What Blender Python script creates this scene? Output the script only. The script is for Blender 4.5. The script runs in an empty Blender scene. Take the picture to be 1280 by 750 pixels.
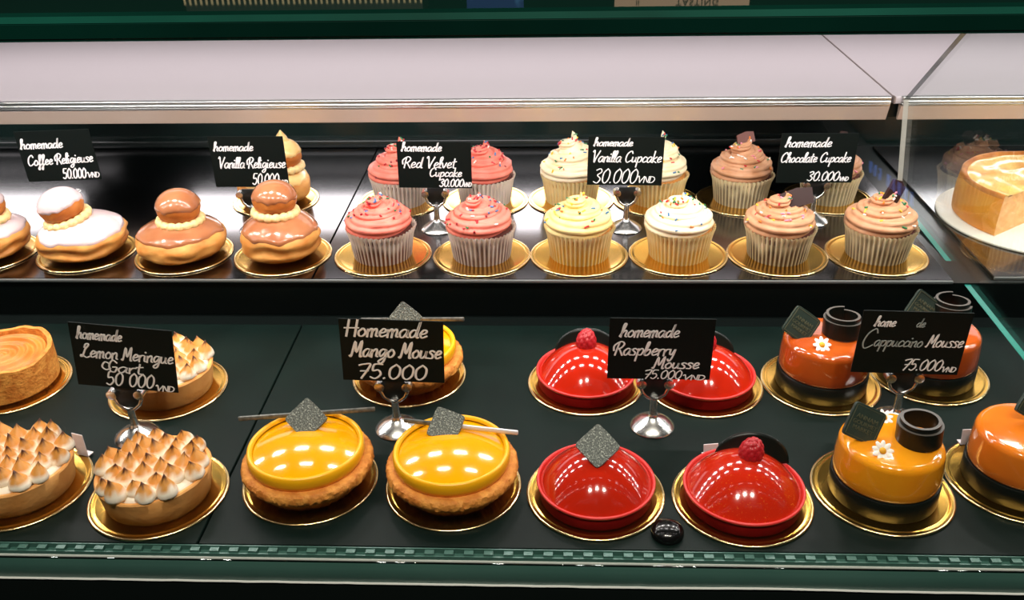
import bpy, math, random
from mathutils import Vector, Matrix, noise
PI = math.pi
SC = bpy.context.scene
COL = SC.collection
random.seed(7)

# ------------------------------------------------------------------ camera
cam_d = bpy.data.cameras.new('camera')
cam = bpy.data.objects.new('camera', cam_d); COL.objects.link(cam)
cam_d.sensor_width = 36.0
cam_d.lens = 1151.65 / 1280 * 36.0
cam_d.clip_start = 0.01
Rr = Vector((0.99907972, 0.03903808, -0.01776907))
Ru = Vector((-0.00290715, 0.47495553, 0.880005))
Rf = Vector((-0.04279322, 0.87914349, -0.47463192))
cam.matrix_world = Matrix(((Rr.x, Ru.x, -Rf.x, 0), (Rr.y, Ru.y, -Rf.y, 0), (Rr.z, Ru.z, -Rf.z, 0.443), (0, 0, 0, 1)))
SC.camera = cam

# ------------------------------------------------------------------ view, world, lights
SC.view_settings.view_transform = 'Standard'
SC.view_settings.look = 'None'
SC.view_settings.exposure = 0.0
SC.view_settings.gamma = 1.0
SC.view_settings.use_curve_mapping = False
SC.cycles.use_denoising = True
SC.cycles.max_bounces = 10
SC.cycles.transparent_max_bounces = 16
SC.cycles.sample_clamp_indirect = 6.0
SC.cycles.caustics_reflective = False
SC.cycles.caustics_refractive = False
W = bpy.data.worlds.new('world'); SC.world = W; W.use_nodes = True
W.node_tree.nodes['Background'].inputs[0].default_value = (0.5, 0.75, 0.7, 1)
W.node_tree.nodes['Background'].inputs[1].default_value = 0.006

def area_light(name, loc, direction, sx, sy, power, color=(1, 1, 1), shape='RECTANGLE', spread=None):
    d = bpy.data.lights.new(name, 'AREA'); d.shape = shape; d.size = sx; d.size_y = sy
    d.energy = power; d.color = color
    if spread: d.spread = spread
    o = bpy.data.objects.new(name, d); COL.objects.link(o)
    o.location = loc
    o.rotation_euler = Vector(direction).to_track_quat('-Z', 'Y').to_euler()
    return o
LED = (1.0, 0.93, 0.90)
WARM = (1.0, 0.90, 0.78)
PINKISH = (1.0, 0.90, 0.92)
for k_ in range(-8, 11):                                                                             # row of LED modules tucked under the counter glass
    area_light('front_led_module', (-0.07 + 0.105 * k_, 0.785, 0.3080), (0, 0.05, -1), 0.048, 0.022, 0.34, LED)
    area_light('front_led_module', (-0.0175 + 0.105 * k_, 0.655, 0.3080), (0, 0.55, -1), 0.040, 0.018, 0.17, LED)
area_light('top_shelf_fill_light', (0.0, 1.24, 0.3185), (0, 0, -1), 2.1, 0.22, 2.5, PINKISH)       # added unseen fill light, brightens the white top shelf
area_light('shop_ceiling_light', (-0.34, -0.28, 1.70), (0.15, 0.52, -1), 0.12, 0.12, 12.5, WARM, 'DISK')   # ceiling lamps of the shop
area_light('shop_ceiling_light', (0.08, -0.22, 1.70), (0.0, 0.50, -1), 0.12, 0.12, 12.5, WARM, 'DISK')
area_light('shop_ceiling_light', (0.50, -0.26, 1.70), (-0.15, 0.52, -1), 0.12, 0.12, 12.5, WARM, 'DISK')
LED_UNDER = 8.0          # emission of the diffusers under the white top shelf

# ------------------------------------------------------------------ materials
def lin(r, g, b):
    f = lambda c: c / 12.92 if c <= 0.04045 else ((c + 0.055) / 1.055) ** 2.4
    return (f(r / 255), f(g / 255), f(b / 255), 1)

def mat(name, color=(0.8, 0.8, 0.8, 1), rough=0.5, metal=0.0, spec=0.5, coat=0.0, sss=0.0, sss_r=0.004, attr=None,
        color2=None, nscale=60.0, ncontrast=(0.35, 0.65), bump=0.0, bscale=200.0, bdetail=3.0, emit=0.0, rough2=None, trans=0.0):
    m = bpy.data.materials.new(name); m.use_nodes = True
    nt = m.node_tree; b = nt.nodes['Principled BSDF']
    b.inputs['Base Color'].default_value = color
    b.inputs['Roughness'].default_value = rough
    b.inputs['Metallic'].default_value = metal
    b.inputs['Specular IOR Level'].default_value = spec
    b.inputs['Coat Weight'].default_value = coat
    b.inputs['Coat Roughness'].default_value = 0.05
    if sss:
        b.inputs['Subsurface Weight'].default_value = sss
        b.inputs['Subsurface Radius'].default_value = (1.0, 0.5, 0.25)
        b.inputs['Subsurface Scale'].default_value = sss_r
    if emit:
        b.inputs['Emission Color'].default_value = color; b.inputs['Emission Strength'].default_value = emit
    tc = nt.nodes.new('ShaderNodeTexCoord')
    src = None
    if attr:
        a = nt.nodes.new('ShaderNodeAttribute'); a.attribute_name = attr; src = a.outputs['Color']
    if color2 is not None:
        n = nt.nodes.new('ShaderNodeTexNoise'); n.inputs['Scale'].default_value = nscale; n.inputs['Detail'].default_value = 4
        nt.links.new(tc.outputs['Object'], n.inputs['Vector'])
        r = nt.nodes.new('ShaderNodeMapRange'); r.inputs[1].default_value, r.inputs[2].default_value = ncontrast
        nt.links.new(n.outputs['Fac'], r.inputs[0])
        mx = nt.nodes.new('ShaderNodeMix'); mx.data_type = 'RGBA'
        nt.links.new(r.outputs[0], mx.inputs[0])
        if src: nt.links.new(src, mx.inputs[6])
        else: mx.inputs[6].default_value = color
        mx.inputs[7].default_value = color2
        if attr:
            mx.blend_type = 'MULTIPLY'
        src = mx.outputs[2]
        if rough2 is not None:
            rr = nt.nodes.new('ShaderNodeMapRange'); rr.inputs[3].default_value = rough; rr.inputs[4].default_value = rough2
            nt.links.new(r.outputs[0], rr.inputs[0]); nt.links.new(rr.outputs[0], b.inputs['Roughness'])
    if src: nt.links.new(src, b.inputs['Base Color'])
    if bump:
        n = nt.nodes.new('ShaderNodeTexNoise'); n.inputs['Scale'].default_value = bscale; n.inputs['Detail'].default_value = bdetail
        nt.links.new(tc.outputs['Object'], n.inputs['Vector'])
        bp = nt.nodes.new('ShaderNodeBump'); bp.inputs['Strength'].default_value = bump; bp.inputs['Distance'].default_value = 0.001
        nt.links.new(n.outputs['Fac'], bp.inputs['Height']); nt.links.new(bp.outputs['Normal'], b.inputs['Normal'])
    return m

def glass_mat(name, tint, rough=0.0, ior=1.5, boost=1.0):
    """thin pane: see-through, with the Fresnel mirror of clear glass"""
    m = bpy.data.materials.new(name); m.use_nodes = True; nt = m.node_tree
    for n in list(nt.nodes): nt.nodes.remove(n)
    out = nt.nodes.new('ShaderNodeOutputMaterial'); t = nt.nodes.new('ShaderNodeBsdfTransparent'); g = nt.nodes.new('ShaderNodeBsdfGlossy')
    t.inputs[0].default_value = tint; g.inputs['Roughness'].default_value = rough; g.inputs['Color'].default_value = (1, 1, 1, 1)
    lw = nt.nodes.new('ShaderNodeLayerWeight'); lw.inputs['Blend'].default_value = 0.5
    pw = nt.nodes.new('ShaderNodeMath'); pw.operation = 'POWER'; pw.inputs[1].default_value = 5.0      # Schlick
    fr = nt.nodes.new('ShaderNodeMath'); fr.operation = 'MULTIPLY_ADD'; fr.inputs[1].default_value = 0.96; fr.inputs[2].default_value = 0.04
    nt.links.new(lw.outputs['Facing'], pw.inputs[0]); nt.links.new(pw.outputs[0], fr.inputs[0])
    mu = nt.nodes.new('ShaderNodeMath'); mu.operation = 'MULTIPLY'; mu.inputs[1].default_value = boost; mu.use_clamp = True
    mx = nt.nodes.new('ShaderNodeMixShader')
    nt.links.new(fr.outputs[0], mu.inputs[0]); nt.links.new(mu.outputs[0], mx.inputs[0])
    nt.links.new(t.outputs[0], mx.inputs[1]); nt.links.new(g.outputs[0], mx.inputs[2]); nt.links.new(mx.outputs[0], out.inputs[0])
    return m

M = {}
M['shelf_gloss'] = mat('polished_black_shelf', (0.155, 0.15, 0.155, 1), 0.15, 1.0)
M['tray'] = mat('black_tray', (0.0024, 0.0074, 0.0058, 1), 0.45, 0, 0.12, color2=(0.0034, 0.0100, 0.0080, 1), nscale=18, bump=0.04, bscale=60)
M['black'] = mat('black_lacquer', (0.003, 0.005, 0.0045, 1), 0.3, 0, 0.35)
M['backglass'] = mat('dark_back_glass', (0.003, 0.007, 0.006, 1), 0.14, 0, 0.5)
M['rail_dark'] = mat('dark_green_rail', (0.048, 0.130, 0.106, 1), 0.35, 0.1, 0.5, color2=(0.064, 0.155, 0.128, 1), nscale=9)
M['alu'] = mat('brushed_aluminium', (0.62, 0.63, 0.62, 1), 0.32, 1.0)
M['alu_warm'] = mat('satin_trim', (0.56, 0.43, 0.35, 1), 0.25, 0.0, 0.6)
M['silicone'] = mat('clear_sealant', (0.62, 0.66, 0.62, 1), 0.25, 0, 0.6, bump=0.4, bscale=90)
M['white_panel'] = mat('white_laminate', (0.83, 0.76, 0.79, 1), 0.35, 0, 0.4)
M['step_trim'] = mat('grey_metal_trim', (0.30, 0.32, 0.31, 1), 0.35, 0.6)
M['seam'] = mat('grey_seam', (0.28, 0.22, 0.20, 1), 0.5)
M['slab'] = mat('green_counter_glass', (0.003, 0.020, 0.014, 1), 0.03, 0, 0.55)
M['slab_edge'] = mat('green_glass_edge', (0.002, 0.026, 0.018, 1), 0.16, 0, 0.5, color2=(0.0015, 0.016, 0.011, 1), nscale=6)
M['slab_bevel'] = mat('green_glass_bevel', (0.006, 0.075, 0.052, 1), 0.2, 0, 0.6, color2=(0.004, 0.035, 0.025, 1), nscale=5)  # lighter than slab_edge: the bevel's highlight line is put into its colour
M['glass'] = glass_mat('front_pane_glass', (0.985, 0.995, 0.99, 1))
M['divider'] = glass_mat('divider_pane_glass', (0.95, 0.975, 0.965, 1), 0.0, 1.5, 1.15)
M['divider_edge'] = mat('teal_glass_edge', (0.03, 0.28, 0.22, 1), 0.2, 0, 0.6)
M['edge_line'] = mat('pale_glass_edge', (0.55, 0.52, 0.46, 1), 0.3, 0, 0.6)
M['led'] = mat('led_diffuser', (1.0, 0.93, 0.95, 1), 0.5, emit=LED_UNDER)
M['gold'] = mat('gold_foil', (0.95, 0.56, 0.11, 1), 0.20, 1.0, bump=0.10, bscale=38, bdetail=2)
M['gold_rim'] = mat('gold_rim', (0.98, 0.74, 0.36, 1), 0.22, 1.0)
M['chrome'] = mat('chrome', (0.80, 0.80, 0.78, 1), 0.24, 1.0)
M['card'] = mat('black_card', (0.0016, 0.0042, 0.0034, 1), 0.6, 0, 0.15)
M['chalk'] = mat('chalk_ink', (0.82, 0.80, 0.80, 1), 0.8)
M['chalk_faint'] = mat('worn_chalk_ink', (0.30, 0.34, 0.33, 1), 0.8)
M['clip_black'] = mat('black_clip', (0.004, 0.005, 0.005, 1), 0.35)
M['wrapper'] = mat('pleated_paper', rough=0.6, attr='col', sss=0.15, sss_r=0.003)
M['frost_red'] = mat('pink_buttercream', lin(240, 140, 120), 0.5, 0, 0.4, sss=0.08, color2=lin(232, 118, 100), nscale=70, bump=0.35, bscale=210)
M['frost_van'] = mat('vanilla_buttercream', lin(250, 236, 206), 0.5, 0, 0.4, sss=0.08, color2=lin(246, 226, 180), nscale=60, bump=0.35, bscale=210)
M['frost_cream'] = mat('cream_buttercream', lin(248, 226, 164), 0.5, 0, 0.4, sss=0.08, color2=lin(242, 212, 132), nscale=60, bump=0.35, bscale=210)
M['frost_choc'] = mat('chocolate_buttercream', lin(210, 158, 120), 0.5, 0, 0.4, sss=0.08, color2=lin(194, 138, 98), nscale=70, bump=0.35, bscale=210)
M['sponge'] = mat('dark_sponge', lin(80, 34, 22), 0.9, bump=0.6, bscale=400)
M['sponge_van'] = mat('golden_sponge', lin(196, 132, 60), 0.9, bump=0.6, bscale=400)
for n_, c_ in dict(red=(200, 40, 50), green=(40, 120, 70), blue=(60, 120, 170), yellow=(240, 200, 60), pink=(240, 150, 170), white=(250, 240, 230), crumb=(150, 30, 40), orange=(235, 130, 50)).items():
    M['spr_' + n_] = mat('sprinkle_' + n_, lin(*c_), 0.35)
M['choc'] = mat('dark_chocolate', lin(46, 22, 17), 0.42, 0, 0.35)
M['choc_milk'] = mat('milk_chocolate', lin(96, 44, 32), 0.45, 0, 0.35)
M['choc_black'] = mat('black_chocolate', (0.0040, 0.0060, 0.0046, 1), 0.34, 0, 0.3)
M['choc_edge'] = mat('chocolate_edge', (0.085, 0.075, 0.065, 1), 0.45)
M['choux'] = mat('choux_pastry', lin(234, 172, 92), 0.55, 0, 0.4, sss=0.1, color2=lin(208, 130, 54), nscale=55, ncontrast=(0.3, 0.7), bump=0.5, bscale=160)
M['choux_dark'] = mat('baked_choux_ball', lin(206, 126, 54), 0.5, 0, 0.4, sss=0.1, color2=lin(178, 96, 34), nscale=60, bump=0.4, bscale=180)
M['glaze_white'] = mat('white_fondant', lin(226, 202, 202), 0.25, 0, 0.5, coat=0.3, sss=0.15)
M['glaze_cream'] = mat('cream_fondant', lin(250, 216, 150), 0.3, 0, 0.5, coat=0.2, sss=0.1, color2=lin(240, 186, 104), nscale=45)
M['glaze_brown'] = mat('coffee_fondant', lin(184, 120, 80), 0.2, 0, 0.5, coat=0.5, sss=0.05, color2=lin(166, 100, 62), nscale=40)
M['cream'] = mat('piped_cream', lin(244, 214, 150), 0.55, sss=0.2, bump=0.6, bscale=350)
M['crust'] = mat('tart_crust', lin(240, 178, 106), 0.62, 0, 0.35, color2=lin(224, 154, 82), nscale=50, bump=0.35, bscale=260)
M['crust_gold'] = mat('sable_crust', lin(226, 154, 70), 0.65, 0, 0.3, color2=lin(190, 112, 42), nscale=130, bump=1.0, bscale=420)
M['plain_tart'] = mat('golden_tart_filling', lin(214, 138, 56), 0.42, 0, 0.4, color2=lin(190, 104, 34), nscale=30, bump=0.2, bscale=120)
M['meringue'] = mat('torched_meringue', rough=0.5, attr='col')
M['meringue_base'] = mat('white_meringue', lin(252, 242, 224), 0.5)
M['mango'] = mat('mango_glaze', lin(238, 162, 4), 0.12, 0, 0.5, coat=0.6, sss=0.15, sss_r=0.003)
M['mango_rim'] = mat('mango_shell', lin(246, 178, 20), 0.3, 0, 0.5, sss=0.15, sss_r=0.003)
M['red_glaze'] = mat('raspberry_glaze', lin(182, 34, 14), 0.1, 0, 0.5, coat=0.7)
M['red_glaze_warm'] = mat('raspberry_glaze_with_gold_dust', lin(188, 36, 14), 0.12, 0, 0.5, coat=0.7, color2=lin(240, 130, 50), nscale=700, ncontrast=(0.63, 0.78))
M['red_shell'] = mat('red_tart_shell', lin(168, 26, 22), 0.7, 0, 0.06, color2=lin(150, 18, 16), nscale=60)
M['red_lip'] = mat('red_tart_lip', lin(214, 50, 46), 0.4)
M['berry'] = mat('raspberry_fruit', lin(176, 24, 34), 0.4, 0, 0.5, sss=0.2, bump=0.2, bscale=900)
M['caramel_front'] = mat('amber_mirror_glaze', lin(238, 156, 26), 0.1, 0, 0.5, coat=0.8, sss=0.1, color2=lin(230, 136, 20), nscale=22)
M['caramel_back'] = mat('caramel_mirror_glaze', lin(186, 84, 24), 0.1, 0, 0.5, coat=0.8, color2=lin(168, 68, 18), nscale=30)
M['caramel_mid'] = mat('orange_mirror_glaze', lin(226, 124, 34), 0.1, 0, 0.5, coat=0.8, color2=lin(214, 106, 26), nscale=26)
M['plaque_sparkle'] = mat('silver_dusted_chocolate', (0.075, 0.085, 0.075, 1), 0.45, 0.25, 0.5, color2=(0.42, 0.44, 0.38, 1), nscale=900, ncontrast=(0.52, 0.72), bump=0.8, bscale=700)
M['plaque_dark'] = mat('dark_printed_chocolate', (0.020, 0.034, 0.027, 1), 0.4, 0, 0.4, color2=(0.028, 0.044, 0.035, 1), nscale=120)
M['plaque_print'] = mat('gold_cocoa_print', (0.085, 0.085, 0.045, 1), 0.5)
M['stick_dark'] = mat('grey_chocolate_stick', (0.10, 0.105, 0.095, 1), 0.4, 0.3, color2=(0.2, 0.2, 0.18, 1), nscale=300)
M['stick_silver'] = mat('silver_dusted_stick', (0.75, 0.72, 0.74, 1), 0.4, 0.2)
M['petal'] = mat('white_sugar_petal', lin(250, 244, 234), 0.6, sss=0.2)
M['petal_heart'] = mat('yellow_flower_heart', lin(226, 160, 20), 0.6)
M['paper'] = mat('white_paper', lin(238, 226, 228), 0.7)
M['cake_side'] = mat('cheesecake_side', lin(246, 168, 60), 0.45, 0, 0.4, sss=0.1, color2=lin(232, 140, 40), nscale=26, bump=0.15, bscale=90)
M['cake_top'] = mat('baked_cheesecake_top', lin(252, 212, 110), 0.3, 0, 0.5, coat=0.4, color2=lin(238, 160, 50), nscale=34, ncontrast=(0.48, 0.66), bump=0.5, bscale=70)
M['cake_cut'] = mat('cheesecake_crumb', lin(240, 190, 130), 0.7, 0, 0.3, sss=0.1, color2=lin(228, 168, 104), nscale=120, bump=0.3, bscale=300)
M['cake_rim'] = mat('browned_cheesecake_rim', lin(214, 134, 52), 0.55, color2=lin(176, 92, 32), nscale=60, bump=0.4, bscale=160)
M['plate_white'] = mat('white_cake_board', lin(244, 236, 222), 0.4)
M['knob'] = mat('black_plastic_knob', (0.004, 0.004, 0.004, 1), 0.16)
M['tasting'] = mat('tan_card', lin(206, 176, 150), 0.6)
M['ink'] = mat('dark_print', (0.02, 0.015, 0.012, 1), 0.6)
M['rattan'] = mat('pale_rattan', lin(226, 206, 160), 0.6)
M['rattan_dark'] = mat('dark_basket_inside', (0.008, 0.012, 0.01, 1), 0.7)
M['blue_card'] = mat('blue_leaflet', lin(28, 56, 128), 0.4, color2=lin(70, 130, 190), nscale=14, ncontrast=(0.56, 0.6))
M['room_dark'] = mat('dark_shop_finish', (0.02, 0.022, 0.022, 1), 0.7, 0, 0.3, color2=(0.03, 0.03, 0.028, 1), nscale=2)
M['neon'] = mat('blue_neon', (0.10, 0.28, 1.0, 1), 0.5, emit=1.8)
M['straw'] = mat('straw_bundle', lin(206, 160, 90), 0.6)

# ------------------------------------------------------------------ mesh helpers
class MB:
    def __init__(s): s.v, s.f, s.m, s.c = [], [], [], []
    def add(s, vs, fs, mi=0, cols=None):
        o = len(s.v); s.v += [tuple(v) for v in vs]; s.f += [tuple(i + o for i in f) for f in fs]; s.m += [mi] * len(fs)
        if cols is not None: s.c += cols
        else: s.c += [(1, 1, 1, 1)] * len(vs)
        return s
    def box(s, x0, x1, y0, y1, z0, z1, mi=0, bev=0.0):
        b = min(bev, (x1 - x0) * .45, (y1 - y0) * .45, (z1 - z0) * .45)
        if b <= 0:
            vs = [(x, y, z) for x in (x0, x1) for y in (y0, y1) for z in (z0, z1)]
            return s.add(vs, [(0, 1, 3, 2), (4, 6, 7, 5), (0, 4, 5, 1), (2, 3, 7, 6), (0, 2, 6, 4), (1, 5, 7, 3)], mi)
        rings = []
        for z, i in ((z0, b), (z0 + b, 0), (z1 - b, 0), (z1, b)):
            r = []
            for (cx, cy, a0) in ((x1 - b, y1 - b, 0), (x0 + b, y1 - b, 90), (x0 + b, y0 + b, 180), (x1 - b, y0 + b, 270)):
                for a in (0, 45, 90):
                    q = math.radians(a0 + a); rad = b - i * .7 if i else b
                    r.append((cx + rad * math.cos(q) * 1.0, cy + rad * math.sin(q), z))
            rings.append(r)
        vs = [p for r in rings for p in r]; n = 12; fs = []
        for k in range(3):
            for i in range(n): fs.append((k * n + i, k * n + (i + 1) % n, (k + 1) * n + (i + 1) % n, (k + 1) * n + i))
        fs.append(tuple(range(n - 1, -1, -1))); fs.append(tuple(range(3 * n, 4 * n)))
        return s.add(vs, fs, mi)
    def grid(s, rows, closed=True, cap0=False, cap1=False, mi=0, cols=None):
        n = len(rows[0]); vs = [p for r in rows for p in r]; fs = []
        for k in range(len(rows) - 1):
            for i in range(n if closed else n - 1):
                j = (i + 1) % n
                fs.append((k * n + i, k * n + j, (k + 1) * n + j, (k + 1) * n + i))
        if cap0: fs.append(tuple(range(n - 1, -1, -1)))
        if cap1: fs.append(tuple(range((len(rows) - 1) * n, len(rows) * n)))
        return s.add(vs, fs, mi, cols)
    def lathe(s, prof, n=64, fn=None, cx=0, cy=0, mi=0, cap0=True, cap1=True):
        rows = []
        for (r, z) in prof:
            row = []
            for i in range(n):
                a = 2 * PI * i / n
                rr, zz = (r, z) if fn is None else fn(r, z, a)
                row.append((cx + rr * math.cos(a), cy + rr * math.sin(a), zz))
            rows.append(row)
        return s.grid(rows, True, cap0, cap1, mi)
    def tube(s, pts, r, n=8, mi=0, flat=1.0):
        P = [Vector(p) for p in pts]; rows = []; up = Vector((0, 0, 1))
        rad = r if callable(r) else (lambda t: r)
        prev = None
        for i, p in enumerate(P):
            t = (P[min(i + 1, len(P) - 1)] - P[max(i - 1, 0)]); t = t.normalized() if t.length > 1e-12 else Vector((1, 0, 0))
            if prev is None:
                a = t.cross(up) if abs(t.z) < .95 else t.cross(Vector((1, 0, 0)))
            else: a = prev - t * prev.dot(t)
            a.normalize(); prev = a; b = t.cross(a); q = rad(i / max(1, len(P) - 1))
            rows.append([p + (a * math.cos(2 * PI * k / n) + b * math.sin(2 * PI * k / n) * flat) * q for k in range(n)])
        return s.grid(rows, True, True, True, mi)
    def mesh(s, name, mats, smooth=True, angle=40):
        me = bpy.data.meshes.new(name); me.from_pydata(s.v, [], s.f); me.update()
        for mm in (mats if isinstance(mats, (list, tuple)) else [mats]): me.materials.append(M[mm])
        if any(s.m): me.polygons.foreach_set('material_index', s.m)
        if any(c != (1, 1, 1, 1) for c in s.c):
            a = me.color_attributes.new('col', 'FLOAT_COLOR', 'POINT')
            a.data.foreach_set('color', [x for c in s.c for x in c])
        if smooth:
            me.polygons.foreach_set('use_smooth', [True] * len(me.polygons))
            me.set_sharp_from_angle(angle=math.radians(angle))
        return me
    def obj(s, name, mats, parent=None, loc=(0, 0, 0), rot=(0, 0, 0), smooth=True, angle=40):
        o = bpy.data.objects.new(name, s.mesh(name, mats, smooth, angle)); COL.objects.link(o)
        o.location = loc; o.rotation_euler = rot
        if parent: o.parent = parent
        return o

def tag(o, label, cat, group=None):
    o['label'] = label; o['category'] = cat
    if group: o['group'] = group
    return o
def thing(name, label, cat, loc=(0, 0, 0), rz=0.0, group=None):
    o = bpy.data.objects.new(name, None); COL.objects.link(o); o.empty_display_size = 0.02
    o.location = loc; o.rotation_euler = (0, 0, rz)
    return tag(o, label, cat, group)
def put(name, me, parent, loc=(0, 0, 0), rot=(0, 0, 0)):
    o = bpy.data.objects.new(name, me); COL.objects.link(o); o.parent = parent; o.location = loc; o.rotation_euler = rot
    return o
def nz(x, y, z, s=1.0, o=0.0): return noise.noise(Vector((x * s + o, y * s + o * .7, z * s - o)))
def smooth01(t): t = max(0.0, min(1.0, t)); return t * t * (3 - 2 * t)
def mixc(a, b, t): return tuple(a[i] + (b[i] - a[i]) * t for i in range(4))

def print_mesh(name, text, size, matn, depth=0.0002, spacing=1.0):
    c = bpy.data.curves.new(name, 'FONT'); c.body = text; c.size = size; c.align_x = 'CENTER'; c.align_y = 'CENTER'; c.extrude = depth; c.space_character = spacing
    o = bpy.data.objects.new(name, c); COL.objects.link(o)
    bpy.context.view_layer.update()
    me = bpy.data.meshes.new_from_object(o.evaluated_get(bpy.context.evaluated_depsgraph_get()))
    bpy.data.objects.remove(o); bpy.data.curves.remove(c)
    me.name = name; me.materials.clear(); me.materials.append(M[matn])
    return me

# ------------------------------------------------------------------ chalk handwriting (single-stroke alphabet)
G = {
 'a': (.5, [[(.42,.42),(.25,.5),(.06,.3),(.1,.05),(.25,.02),(.4,.3),(.43,.48),(.4,.1),(.5,.02)]]),
 'b': (.48, [[(.06,.08),(.2,.85),(.14,1),(.07,.8),(.08,.08),(.28,.02),(.4,.25),(.3,.45),(.12,.3)]]),
 'c': (.42, [[(.38,.42),(.22,.5),(.06,.25),(.15,.02),(.4,.1)]]),
 'd': (.53, [[(.4,.4),(.22,.48),(.06,.25),(.15,.02),(.35,.2),(.47,1),(.42,.1),(.52,.03)]]),
 'e': (.42, [[(.05,.22),(.3,.3),(.34,.44),(.2,.5),(.06,.25),(.16,.02),(.4,.12)]]),
 'f': (.34, [[(.05,.1),(.3,.8),(.25,1),(.12,.8),(.14,-.3),(.05,-.4),(.02,-.25),(.3,.1)]]),
 'g': (.5, [[(.42,.42),(.22,.5),(.06,.28),(.16,.04),(.38,.3),(.42,.48),(.4,-.2),(.22,-.4),(.1,-.25),(.48,.05)]]),
 'h': (.48, [[(.0,.05),(.2,.75),(.2,1),(.08,.9),(.08,0)],[(.08,.25),(.28,.5),(.38,.4),(.36,.08),(.46,.02)]]),
 'i': (.2, [[(.06,.45),(.06,.08),(.18,.03)],[(.08,.7),(.1,.73)]]),
 'k': (.42, [[(.06,1),(.06,0)],[(.35,.5),(.08,.22),(.38,0)]]),
 'l': (.22, [[(.03,.05),(.22,.85),(.14,1),(.06,.8),(.08,.1),(.2,.03)]]),
 'm': (.6, [[(.05,.45),(.06,0)],[(.06,.3),(.2,.5),(.27,.4),(.27,0)],[(.27,.3),(.42,.5),(.5,.4),(.49,.08),(.58,.03)]]),
 'n': (.44, [[(.05,.45),(.06,0)],[(.06,.3),(.25,.5),(.34,.38),(.33,.08),(.42,.03)]]),
 'o': (.47, [[(.25,.48),(.07,.3),(.12,.05),(.3,.03),(.42,.25),(.3,.47),(.2,.48)]]),
 'p': (.46, [[(.07,.48),(.06,-.4)],[(.07,.3),(.25,.5),(.4,.35),(.32,.05),(.1,.05)]]),
 'r': (.36, [[(.05,.45),(.07,0)],[(.07,.25),(.18,.45),(.34,.47)]]),
 's': (.38, [[(.34,.43),(.2,.5),(.08,.4),(.28,.2),(.26,.03),(.05,.03)]]),
 't': (.3, [[(.14,.85),(.12,.1),(.25,.02)],[(.0,.55),(.3,.6)]]),
 'u': (.48, [[(.05,.47),(.06,.12),(.18,.02),(.33,.2),(.35,.47),(.36,.08),(.46,.03)]]),
 'v': (.4, [[(.03,.47),(.18,.02),(.36,.48)]]),
 'y': (.44, [[(.05,.47),(.08,.15),(.22,.1),(.36,.47),(.3,-.2),(.15,-.4),(.05,-.25)]]),
 'C': (.6, [[(.55,.8),(.4,1),(.12,.75),(.06,.3),(.25,.0),(.58,.18)]]),
 'R': (.58, [[(.16,.92),(.1,0)],[(-.06,.35),(-.1,.7),(.25,1),(.5,.82),(.35,.52),(.12,.5),(.3,.4),(.55,0)]]),
 'V': (.55, [[(-.05,.9),(.06,1),(.22,0),(.3,.3),(.55,1)]]),
 'L': (.56, [[(.14,.72),(.2,.95),(.36,1),(.38,.85),(.22,.6),(.14,.3),(.08,.04),(-.04,.02),(-.02,.14),(.16,.06),(.36,-.04),(.56,.06)]]),
 'M': (.66, [[(-.06,.05),(.04,.05),(.14,.95),(.3,.25),(.52,1),(.54,.05),(.64,.02)]]),
 'H': (.6, [[(.08,1),(.08,0)],[(.5,1),(.5,0)],[(-.08,.5),(.62,.52)]]),
 'N': (.5, [[(.05,0),(.08,.95),(.4,.05),(.45,1)]]),
 'D': (.55, [[(.08,1),(.08,0)],[(.0,1),(.35,.9),(.5,.5),(.35,.05),(.0,0)]]),
 'T': (.62, [[(.2,.7),(.0,.8),(-.1,.4),(.1,.15),(.3,.3)],[(.55,.8),(.35,1),(.22,.6),(.3,.1),(.5,.0),(.58,.4),(.4,.42)]]),
 '0': (.5, [[(.25,1),(.06,.7),(.08,.2),(.25,0),(.42,.25),(.42,.75),(.25,1)]]),
 '3': (.5, [[(.08,.9),(.3,1),(.4,.78),(.2,.55),(.42,.3),(.28,0),(.05,.1)]]),
 '5': (.5, [[(.42,1),(.12,.98),(.1,.55),(.3,.6),(.42,.3),(.25,0),(.05,.1)]]),
 '7': (.48, [[(.03,.9),(.2,.98),(.45,.95),(.2,0)],[(.12,.5),(.4,.52)]]),
 '.': (.2, [[(.07,.03),(.1,.06)]]), ' ': (.32, []),
}
def spline(p, k=5):
    if len(p) < 3: return p
    q = [p[0]] + list(p) + [p[-1]]; out = []
    for i in range(1, len(q) - 2):
        for j in range(k):
            t = j / k; a, b, c, d = q[i - 1], q[i], q[i + 1], q[i + 2]
            out.append(tuple(.5 * (2 * b[e] + (c[e] - a[e]) * t + (2 * a[e] - 5 * b[e] + 4 * c[e] - d[e]) * t * t + (3 * b[e] - a[e] - 3 * c[e] + d[e]) * t ** 3) for e in (0, 1)))
    out.append(q[-2]); return out
def write(mb, text, x0, x1, base, height, r, slant=0.22, slope=0.0, mi=0, y=-0.0007):
    total = sum(G[c][0] for c in text); sx = (x1 - x0) / total; cx = 0.0
    for c in text:
        adv, strokes = G[c]
        for st in strokes:
            pts = []
            for (px, pz) in spline(st):
                X = (cx + px) * sx + pz * height * slant; pts.append((x0 + X, y, base + pz * height + slope * X))
            mb_ribbon(mb, pts, r, mi)
        cx += adv
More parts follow.
